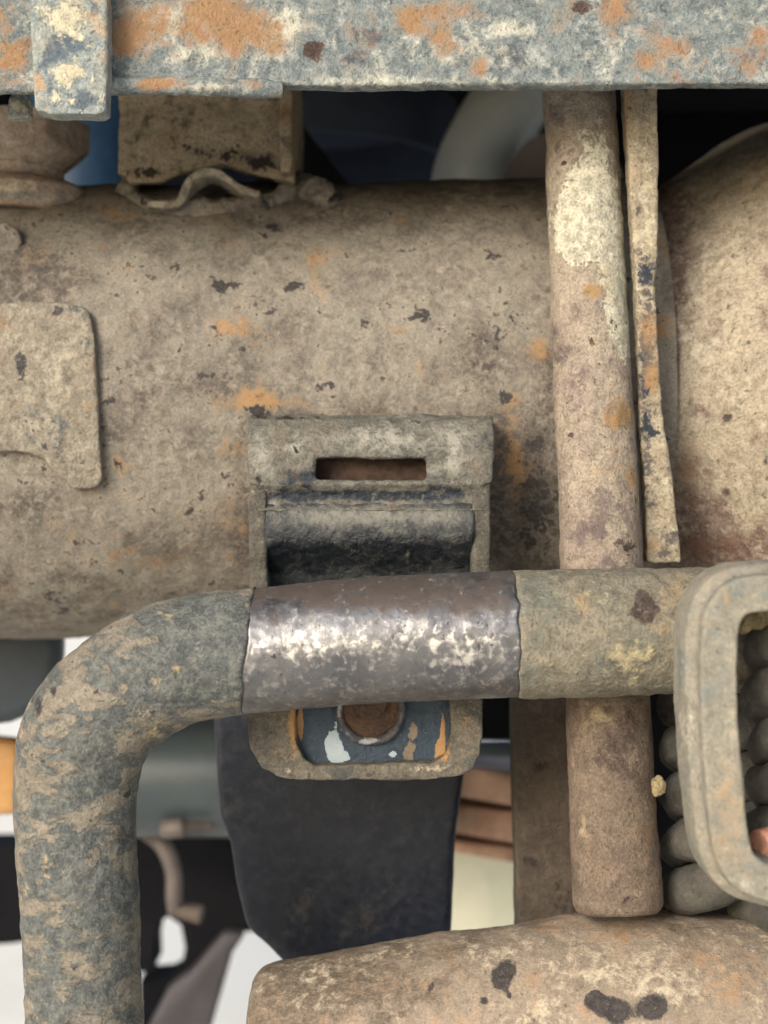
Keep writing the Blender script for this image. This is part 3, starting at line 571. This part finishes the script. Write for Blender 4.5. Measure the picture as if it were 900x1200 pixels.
bar_part('bare_section', i_r, i_l + 1, m_bare, -0.08, dict(paint=[(440, 690, 240, 30, 1.1), (560, 715, 50, 16, .3), (440, 826, 200, 10, .5)], pale=[(350, 758, 70, 20, .5), (550, 764, 50, 26, .55), (460, 754, 70, 18, .35), (480, 725, 20, 10, .2)], dark=[(321, 769, 4, 4, 1.0), (334, 772, 3, 3, .8), (356, 778, 4, 4, .8), (570, 750, 30, 24, .35), (440, 762, 26, 8, .4), (330, 790, 30, 20, .15)]), [(0.35, 0.06, 4), (0.25, 0.4, 3)], 52)  # brown stain on top; the pale middle band is a painted highlight
bar_part('bent_arm', i_l, len(bpath), m_bar, 0.12, dict(
    paint=[(250, 745, 60, 50, .8), (190, 790, 50, 45, .7), (110, 880, 45, 30, .6), (90, 1040, 60, 90, .35), (75, 1160, 60, 60, .25), (130, 830, 26, 26, .4), (215, 800, 30, 20, .3), (130, 1000, 30, 60, .1), (45, 820, 6, 10, .9), (62, 795, 4, 8, .8), (45, 860, 5, 10, .5), (275, 760, 20, 60, .5)],
    pale=[(180, 855, 50, 14, .4, -20), (125, 975, 30, 20, .3), (205, 785, 10, 10, .6), (180, 795, 9, 8, .7), (215, 725, 26, 9, .4), (60, 1010, 14, 20, .3)], rust=[(90, 790, 30, 40, -.2), (100, 960, 20, 10, .2)],
    dark=[(44, 828, 5, 12, .95), (63, 811, 4, 9, .8), (80, 787, 6, 5, .7), (178, 728, 10, 3, .8), (50, 890, 5, 4, .8), (150, 930, 5, 12, .6, 25), (145, 1045, 8, 3, .7, -30)]), [(0.9, 0.05, 4), (0.6, 0.3, 3)], 54)

# ------------------------------------------------------------------ saddle bracket behind the bar
KY = -10.0
sd_t = thing('saddle_bracket', 'dark painted saddle bracket with a slot holding the bare part of the bar', 'bracket', W(435, 690, 5))
X = lambda p: wx(p, KY)
def strip(pts, th, xa, xb):
    P = np.array(pts, float); T = np.gradient(P, axis=0); T /= np.linalg.norm(T, axis=1)[:, None]
    N = np.stack([-T[:, 1], T[:, 0]], 1)
    if N[:, 0].mean() < 0: N = -N
    poly = [tuple(p) for p in P] + [tuple(p) for p in (P + N * th)[::-1]]
    return prism(poly, xa, xb, 'x')
zt, zs1, zs0 = wz(486, KY), wz(537, KY), wz(563, KY)
fl_top = prism([(-1, zt + .5), (-4.5, zt - 1), (-7.5, zt - 5), (KY - 0.2, zs1 + 3), (KY - 0.8, zs1), (8, zs1), (12, zt)], X(290), X(580), 'x')
fl_l = prism([(KY - 0.8, zs1 + 1), (KY - 0.6, zs0 - 1), (8, zs0 - 1), (8, zs1 + 1)], X(290), X(370), 'x')
fl_r = prism([(KY - 0.8, zs1 + 1), (KY - 0.6, zs0 - 1), (8, zs0 - 1), (8, zs1 + 1)], X(500), X(578), 'x')
z_a, z_b, z_c = wz(572, KY), wz(592, KY), wz(607, KY)
fl_bot = prism([(KY - 0.6, zs0), (KY - 1.0, z_a + 1), (KY + 1.2, z_a - 1.5), (KY + 1.6, z_b), (KY - 1.4, z_c + 2), (8, z_c), (8, zs0)], X(300), X(568), 'x')
top_fl = mesh_obj('top_flange', solid([fl_top, fl_l, fl_r, fl_bot], 0.6, 7), m_clamp, sd_t, disp=[(0.7, 0.1, 3), (0.4, 0.4, 3)], seed=60, spots=dict(
    pale=[(310, 540, 16, 24, .6), (430, 515, 110, 12, .45), (535, 545, 30, 14, .5), (540, 505, 30, 14, .3), (345, 525, 14, 6, .5), (450, 600, 110, 5, .4)],
    paint=[(430, 581, 110, 6, 1.1), (350, 560, 20, 9, .6), (525, 575, 20, 8, .6)], rust=[(420, 498, 80, 6, .2)], dark=[(302, 484, 10, 7, 1.2), (345, 490, 30, 3, .9), (302, 560, 5, 5, .7), (570, 490, 10, 6, .5)]))
mesh_obj('slot_shade_plate', solid([box(X(362), X(508), KY + 7, KY + 10, zs0 - 2, zs1 + 2)], 0.8, 2), m_slot, top_fl, disp=[(0.4, 0.2, 2)])  # plate added behind the slot to make its inside dark
cov = [(KY + 2.5, z_b + 1.5), (KY - 0.4, z_c + 2.0), (KY - 1.8, z_c - 2.0), (KY - 0.8, z_c - 7), (KY + 3, z_c - 11), (KY + 9, z_c - 17), (KY + 14, z_c - 26), (KY + 15, z_c - 36), (KY + 12, z_c - 48), (KY + 4, z_c - 58)]
mesh_obj('seat', solid([strip(catmull(cov, 8), 5.0, X(311), X(555))], 0.6, 4), m_cove, sd_t, disp=[(0.5, 0.1, 3), (0.25, 0.4, 3)], seed=62, spots=dict(
    pale=[(430, 603, 140, 12, .8), (410, 622, 120, 8, .15), (535, 620, 16, 26, .3), (478, 650, 2, 14, .5)], paint=[(430, 648, 140, 24, .9), (430, 582, 120, 6, .9)]))  # dusty upper edge; navy deepened below to paint the hollow's shade
for nm, a, b, sd_ in (('left', 292, 313, 64), ('right', 553, 575, 66)):
    ear = prism([(KY + 0.8, zs1), (KY + 0.8, zs0), (KY - 0.3, z_b), (KY - 0.6, z_c - 3), (KY + 0.4, z_c - 14), (KY + 3, z_c - 32), (KY + 16, z_c - 40), (30, z_c - 30), (24, zs1)], X(a), X(b), 'x')
    mesh_obj('side_ear', solid([ear], 0.7, 6), m_clampear, sd_t, disp=[(0.7, 0.1, 3), (0.4, 0.4, 3)], seed=sd_, spots=dict(pale=[(306, 540, 10, 26, .6), (565, 560, 10, 40, .2)], paint=[(300, 640, 14, 30, -.2)], dark=[(302, 560, 5, 5, .5)]))
# lower lug with the weld nut
LY = -24.0
lug = [(289, 780), (566, 780), (566, 860), (563, 885), (553, 902), (535, 911), (500, 914), (430, 914), (350, 915), (325, 912), (305, 900), (295, 880), (290, 850)]
inn = [(344, 780), (527, 780), (527, 862), (522, 884), (508, 893), (440, 896), (372, 897), (356, 890), (347, 868)]
def rim_prism(o, i, y0, y1):
    return [prism([(wx(a, LY), wz(b, LY)) for a, b in q], y0, y1, 'y') for q in (
        [(289, 780), (347, 780), (347, 868), (356, 890), (372, 898), (372, 915), (350, 915), (325, 912), (305, 900), (295, 880), (290, 850)],
        [(527, 780), (566, 780), (566, 860), (563, 885), (553, 902), (535, 911), (500, 914), (500, 894), (508, 893), (522, 884), (527, 862)],
        [(370, 897), (440, 896), (502, 893), (502, 914), (430, 914), (370, 915)])]
backp = prism([(wx(a, LY), wz(b, LY)) for a, b in lug], LY + 4.5, LY + 16, 'y')
mesh_obj('lug_rim', solid(rim_prism(lug, inn, LY, LY + 15), 0.6, 3), m_lug, sd_t, disp=[(0.8, 0.1, 3), (0.4, 0.4, 3)], seed=68, spots=dict(
    rust=[(345, 855, 7, 34, .9), (325, 885, 12, 12, .5), (520, 880, 7, 14, .9)], pale=[(500, 900, 40, 6, .5), (340, 905, 10, 6, .4)], paint=[(548, 850, 12, 40, .35), (400, 905, 26, 6, .5)], dark=[(430, 906, 20, 4, .4)]))
mesh_obj('lug_face', solid([prism([(wx(a, LY), wz(b, LY)) for a, b in [(340, 780), (532, 780), (532, 880), (512, 900), (360, 902), (340, 885)]], LY + 4.5, LY + 14, 'y')], 0.55, 2), m_lugface, sd_t, disp=[(0.4, 0.1, 3)], seed=70, spots=dict(
    pale=[(392, 878, 15, 20, 1.6), (388, 862, 8, 18, .9), (405, 888, 14, 7, .9), (394, 840, 3, 16, 1.2), (460, 884, 9, 8, 1.5)], rust=[(352, 850, 6, 44, 1.5), (515, 880, 9, 18, 1.5), (519, 850, 4, 26, 1.1)], paint=[(483, 860, 9, 26, 1.3), (478, 885, 8, 12, 1.1), (375, 860, 4, 18, .7), (386, 836, 6, 8, .7)]))
nc = W(434, 834, LY); nc[1] = LY + 3
ringp = [nc + np.array([8.9 * math.cos(a), 0, 8.9 * math.sin(a)]) for a in np.linspace(0, 2 * math.pi, 65)]
nut = mesh_obj('weld_nut', solid([tube(ringp, 1.15, 20, cap=False)], 0.45, 2), m_collar, sd_t, spots={'pale': [(398, 840, 4, 20, .5), (440, 868, 30, 5, .4)]}, disp=[(0.5, 0.3, 3)], seed=72)
mesh_obj('rusty_bolt_end', solid([tube([nc + np.array([0, 0.5, 0]), nc + np.array([0, 9, 0])], 8.3, 48), tube([nc + np.array([0, -1.2, 2.5]), nc + np.array([0, 8, 2.5])], 5.0, 40)], 0.5, 3), m_rustbolt, nut, spots={}, disp=[(1.2, 0.2, 3)], seed=74)

# ------------------------------------------------------------------ lower pipe
QY = -12.0
kq = PX * (DIST + QY) / DIST
top = [(1300, 1090), (1150, 1088), (1000, 1084), (900, 1079), (800, 1074), (740, 1073), (660, 1079), (600, 1087), (540, 1095), (480, 1105), (420, 1115), (380, 1122), (345, 1127), (322, 1132), (306, 1141), (298, 1156), (295, 1190), (294, 1222)]
Rq = 150
cen = []; rq = []
for i, (a, b) in enumerate(top):
    yc = 1226 if a >= 600 else 1226 + (600 - a) * 0.03
    cen.append(W(a, yc, QY)); rq.append((yc - b) * kq)
cp = np.c_[np.array(cen), np.array(rq)]
cc = resample(catmull(cp, 14), 0.9)
o_ = np.argsort(cc[:, 0]); cc = cc[o_]
pp = thing('mud_covered_pipe', 'fat mud-caked pipe with dark spots along the bottom right edge', 'pipe', W(650, 1376, QY))
mesh_obj('pipe', tube(cc[:, :3], cc[:, 3], 200), m_pipe, pp, disp=[(1.4, 0.05, 4), (0.4, 0.3, 3)], seed=80, spots=dict(
    dark=[(590, 1142, 15, 24, 1.5, 25), (567, 1173, 7, 7, 1.0), (598, 1167, 4, 5, .9), (505, 1158, 5, 20, 1.1, 25), (540, 1130, 5, 18, .8, 50), (697, 1172, 15, 12, 1.4), (722, 1185, 20, 16, 1.4), (767, 1180, 20, 18, 1.4), (800, 1122, 9, 14, .7), (455, 1195, 14, 10, .9), (655, 1105, 16, 4, .6), (706, 1150, 6, 5, .6)],
    paint=[(400, 1150, 90, 50, .9), (330, 1170, 40, 70, .8), (470, 1140, 40, 30, .4), (520, 1110, 60, 14, .4), (700, 1086, 200, 10, .5), (860, 1095, 50, 20, .3)], rust=[(830, 1130, 60, 30, .3), (870, 1160, 40, 30, .2)], pale=[(720, 1130, 70, 24, .35), (620, 1170, 40, 40, .25)]))  # left end and top edge darkened as painted shade

# ------------------------------------------------------------------ hook bracket and twisted rope at the right
HY = -88.0
hk = thing('hook_bracket', 'pale dusty rounded steel loop bracket at the right edge over the bar', 'bracket', W(880, 1070, HY))
hp = [(1010, 694), (940, 694), (900, 695), (874, 698), (856, 709), (846, 730), (843, 765), (843, 820), (846, 880), (851, 940), (857, 985), (866, 1012), (884, 1029), (910, 1037), (950, 1040), (1010, 1042)]
hp = [(975, 694)] + hp[1:-1] + [(975, 1041)] ; hp = hp + [(1950 - a, b) for a, b in hp[::-1][1:]]
hpath = resample(catmull([W(a, b, HY) for a, b in hp], 20), 0.7)
hs = [(-4.5, 0.4), (-4.0, 0), (3.9, 0), (4.4, 0.6), (4.6, 4), (6.8, 6.5), (7.2, 10), (7.2, 20), (-4.5, 20)]
vv, ff = sweep(hpath, hs)
# make sure the chamfer is on the outer side
if np.mean(vv[5::9, 2][:40]) < np.mean(vv[0::9, 2][:40]): vv, ff = sweep(hpath, [(-t, d) for t, d in hs])
mesh_obj('loop', solid([(vv, ff)], 0.5, 2), m_loop, hk, disp=[(0.5, 0.07, 3), (0.25, 0.35, 3)], seed=84, spots=dict(
    paint=[(850, 780, 20, 60, .35), (880, 690, 40, 16, .35), (835, 730, 20, 30, .2)], rust=[(848, 920, 18, 60, .35), (860, 1000, 30, 30, .25), (852, 700, 6, 12, .6), (805, 900, 14, 120, .1)], pale=[(860, 850, 10, 60, .3), (880, 1030, 30, 10, .3), (830, 1040, 20, 20, .2)]))
def coil(cx, y0, y1, Y, Rs, off, pitch, ph, label, seed):
    k = PX * (DIST + Y) / DIST
    t = thing('coil_spring', label, 'spring', W(cx, y1, Y), 'coils behind the hook bracket')
    for j in range(2):
        pts = []
        for py in np.arange(y0, y1, 1.2):
            a = 2 * math.pi * (py - y0) / pitch + ph + j * math.pi
            pts.append(W(cx, py, Y) + np.array([off * k * math.cos(a), -off * k * math.sin(a), 0]))
        mesh_obj('strand', tube(resample(np.array(pts), 0.9), Rs * k, 36), m_rope, t, spots={}, disp=[(3.2, 0.055, 4), (0.7, 0.35, 3)], seed=seed + j)
coil(846, 828, 1064, -6, 26, 48, 112, 0.4, 'dusty grey tight coil left of the loop bracket, beside the lower rod', 90)
coil(952, 726, 1030, -62, 27, 54, 108, 1.1, 'dusty grey tight coil seen inside the loop bracket at the right edge', 96)
tag(mesh_obj('red_knob', solid([tube(catmull([W(888, 993, -74), W(905, 990, -72), W(925, 985, -68)], 8), [4.6] * 16 + [4.2], 32)], 0.5, 6), m_red, None, loc=W(892, 1008, -72), spots={}, disp=[(0.6, 0.15, 3)], seed=101),
    'dusty red rounded knob inside the bottom of the loop bracket', 'knob')
tag(mesh_obj('dirt_clod', solid([tube([W(770, 912, -26), W(775, 930, -26)], [1.5, 1.9], 20)], 0.4, 5), m_dirt, None, loc=W(773, 936, -26), spots={}, disp=[(1.6, 0.4, 3)], seed=104),
    'small yellowish clod of dirt between the rope and lower rod', 'dirt clod')
tag(mesh_obj('dried_mud_lump', solid([tube(catmull([W(862, 722, -74), W(880, 722, -70), W(905, 714, -70), W(940, 712, -70)], 8), 3.4, 24)], 0.5, 4), m_dirt, None, loc=W(880, 730, -72), spots={}, disp=[(2.4, 0.22, 3)], seed=106),
    'cream lump of dried mud inside the top of the loop bracket', 'mud lump')

# ------------------------------------------------------------------ black boot under the bracket
OY = 40.0
oo = [(250, 830), (546, 830), (546, 905), (534, 985), (530, 1060), (528, 1100), (520, 1130), (450, 1145), (390, 1148), (345, 1140), (318, 1112), (290, 1088), (278, 1040), (270, 990), (256, 955), (252, 900)]
tag(mesh_obj('plastic_boot', solid([prism([(wx(a, OY), wz(b, OY)) for a, b in oo], OY, OY + 34, 'y')], 0.9, 24), m_boot, None, loc=W(400, 1122, OY + 13), disp=[(1.4, 0.02, 2), (0.15, 0.3, 2)], seed=110, spots=dict(
    paint=[(400, 1070, 110, 30, .4), (480, 1010, 40, 40, .2)], pale=[(380, 960, 80, 60, .1), (408, 1032, 4, 4, .6)], dark=[(402, 1058, 10, 9, 1.0)])),
    'black dirty plastic boot hanging below the saddle bracket', 'boot')

# ------------------------------------------------------------------ things out of focus behind
def at_poly(pts, Y): return [(wx(a, Y), wz(b, Y)) for a, b in pts]
def flat(name, pts, Y, th, mat, label, cat, bev=2.0, auto=40):
    vf = bevelled(*prism(at_poly(pts, Y), Y, Y + th, 'y'), bev, 3)
    return tag(mesh_obj(name, vf, mat, None, loc=W(np.mean([p[0] for p in pts]), max(p[1] for p in pts), Y + th / 2), auto=auto), label, cat)
# upper gap
kc = W(345, 200, 250)
pot = []
seg = 96
for (r, z) in ((75, 186), (76, 182), (76, 160), (75.2, 157.6), (73, 157.6), (72, 160), (72, 184)):
    pot += [(kc[0] + r * math.cos(2 * math.pi * k / seg), 250 + r * math.sin(2 * math.pi * k / seg), z) for k in range(seg)]
pf_ = [(i * seg + j, i * seg + (j + 1) % seg, (i + 1) * seg + (j + 1) % seg, (i + 1) * seg + j) for i in range(6) for j in range(seg)]
pf_ += [tuple(range(seg)), tuple(6 * seg + j for j in range(seg))]
tag(mesh_obj('navy_drum', (np.array(pot), pf_), m_navy, None, loc=(kc[0], 250, 157.6), auto=40), 'dark navy round drum with open bottom in the gap under the crossmember', 'drum')
flat('cover_bracket', [(300, 140), (350, 140), (420, 230), (300, 240)], 150, 8, m_black, 'black slanted bracket behind the tower bracket in the upper gap', 'bracket')
duct = catmull([W(660, 40, 190), W(612, 100, 190), W(580, 150, 190), (W(556, 200, 190)), W(545, 260, 190)], 12)
tag(mesh_obj('silver_duct', tube(resample(duct, 3), 17, 48), m_silver, None, loc=W(545, 260, 190)), 'pale silver duct slanting behind the axle in the upper gap', 'duct')
tag(mesh_obj('brown_pulley', tube([W(660, 225, 120), W(664, 225, 180)], 23, 64), m_brown, None, loc=W(660, 225, 120), auto=40), 'dark brown round pulley beside the upright rod in the upper gap', 'pulley')
tag(mesh_obj('blue_canister', tube([W(100, 90, 170), W(100, 95, 170), W(104, 330, 170), W(104, 335, 170)], [20, 23, 23, 20], 48), m_blue, None, loc=W(104, 335, 170), auto=40), 'blue canister seen between the strap and the tower bracket', 'canister')
# lower left
flat('slate_shroud', [(-80, 700), (72, 700), (70, 770), (64, 810), (40, 835), (10, 848), (-80, 860)], 120, 14, m_slate, 'dark slate shroud behind the bend of the bar at left', 'shroud', 5)
tag(mesh_obj('muffler', tube([W(110, 908, 190), W(113, 908, 190), W(516, 908, 190), W(520, 908, 190)], [20, 26, 26, 20], 64), m_tank, None, loc=W(370, 905, 190), auto=40), 'grey metal cylinder lying behind the black boot', 'cylinder')
flat('orange_reflector', [(-60, 860), (24, 868), (24, 956), (-60, 960)], 150, 12, m_orange, 'orange plastic piece at the left edge beside the bar', 'reflector', 4)
blk = [(-90, 992), (14, 992), (30, 985), (330, 975), (330, 1090), (285, 1092), (262, 1120), (228, 1215), (165, 1215), (164, 1150), (178, 1152), (196, 1150), (212, 1140), (217, 1110), (212, 1084), (197, 1074), (184, 1082), (179, 1110), (180, 1136), (163, 1140), (150, 1100), (60, 1100), (10, 1106), (-90, 1112)]
vf = prism(at_poly(blk, 300), 300, 330, 'y')
tag(mesh_obj('black_carrier', evaluated(*vf, [('TRIANGULATE', {})]), m_black, None, loc=W(100, 1110, 310), auto=40), 'black carrier with an oval opening behind the bar at lower left', 'carrier')
flat('mauve_strut', [(262, 1092), (288, 1094), (272, 1118), (240, 1230), (160, 1230), (196, 1160), (222, 1140)], 285, 12, m_mud, 'dull mauve strut slanting down from the black boot to the bottom', 'strut', 3)
hose = catmull([W(165, 970, 200), W(190, 990, 195), W(203, 1020, 195), W(204, 1050, 195), W(206, 1066, 200)], 10)
hs_t = thing('hose', 'thin brown hose hanging below the grey cylinder beside the bar', 'hose', W(204, 1085, 197))
mesh_obj('hose_tube', tube(resample(hose, 2), 3.6, 24), m_hose, hs_t)
mesh_obj('hose_fitting', tube([W(206, 1066, 198), W(236, 1072, 196)], [3.2, 4.0], 20), m_brown, hs_t, auto=40)
tag(mesh_obj('drain_plug', tube([W(188, 972, 164), W(190, 972, 164), W(212, 970, 164), W(216, 970, 164), W(217, 969, 164), W(248, 968, 164), W(250, 968, 164)], [2.4, 3.8, 4.0, 3.8, 2.2, 2.0, 1.5], 24), m_hose, None, loc=W(215, 975, 164)), 'small dull brown plug under the grey cylinder beside the bar', 'plug')
# lower middle gap
ls = thing('leaf_spring', 'rusty brown stacked leaf spring in the gap between boot and plate', 'leaf spring', W(580, 1000, 180))
for i, (ya, yb) in enumerate(((902, 938), (950, 985), (996, 1012))):
    p = [(500, ya - 8), (640, ya + 10), (640, yb + 14), (500, yb - 10)]
    mesh_obj('leaf', bevelled(*prism(at_poly(p, 180), 180 + 6 * i, 240, 'y'), 2, 2), m_leaf, ls, auto=40)
flat('black_backing', [(540, 740), (1010, 740), (1010, 1120), (690, 1120), (690, 868), (540, 868)], 110, 10, m_black, 'black backing sheet added to darken the gap behind the lower rod and the coils', 'backing sheet')  # dark sheet added only to close the bright gap
flat('thin_rail', [(530, 872), (640, 870), (640, 890), (530, 888)], 150, 10, m_slate, 'thin grey rail above the leaf spring in the gap beside the plate', 'rail')
flat('pale_tray', [(500, 985), (640, 1000), (640, 1140), (500, 1140)], 330, 10, m_palep, 'pale cream tray low in the gap between boot and plate', 'tray')
for o in bpy.data.objects:
    if '_loc' in o: del o['_loc']
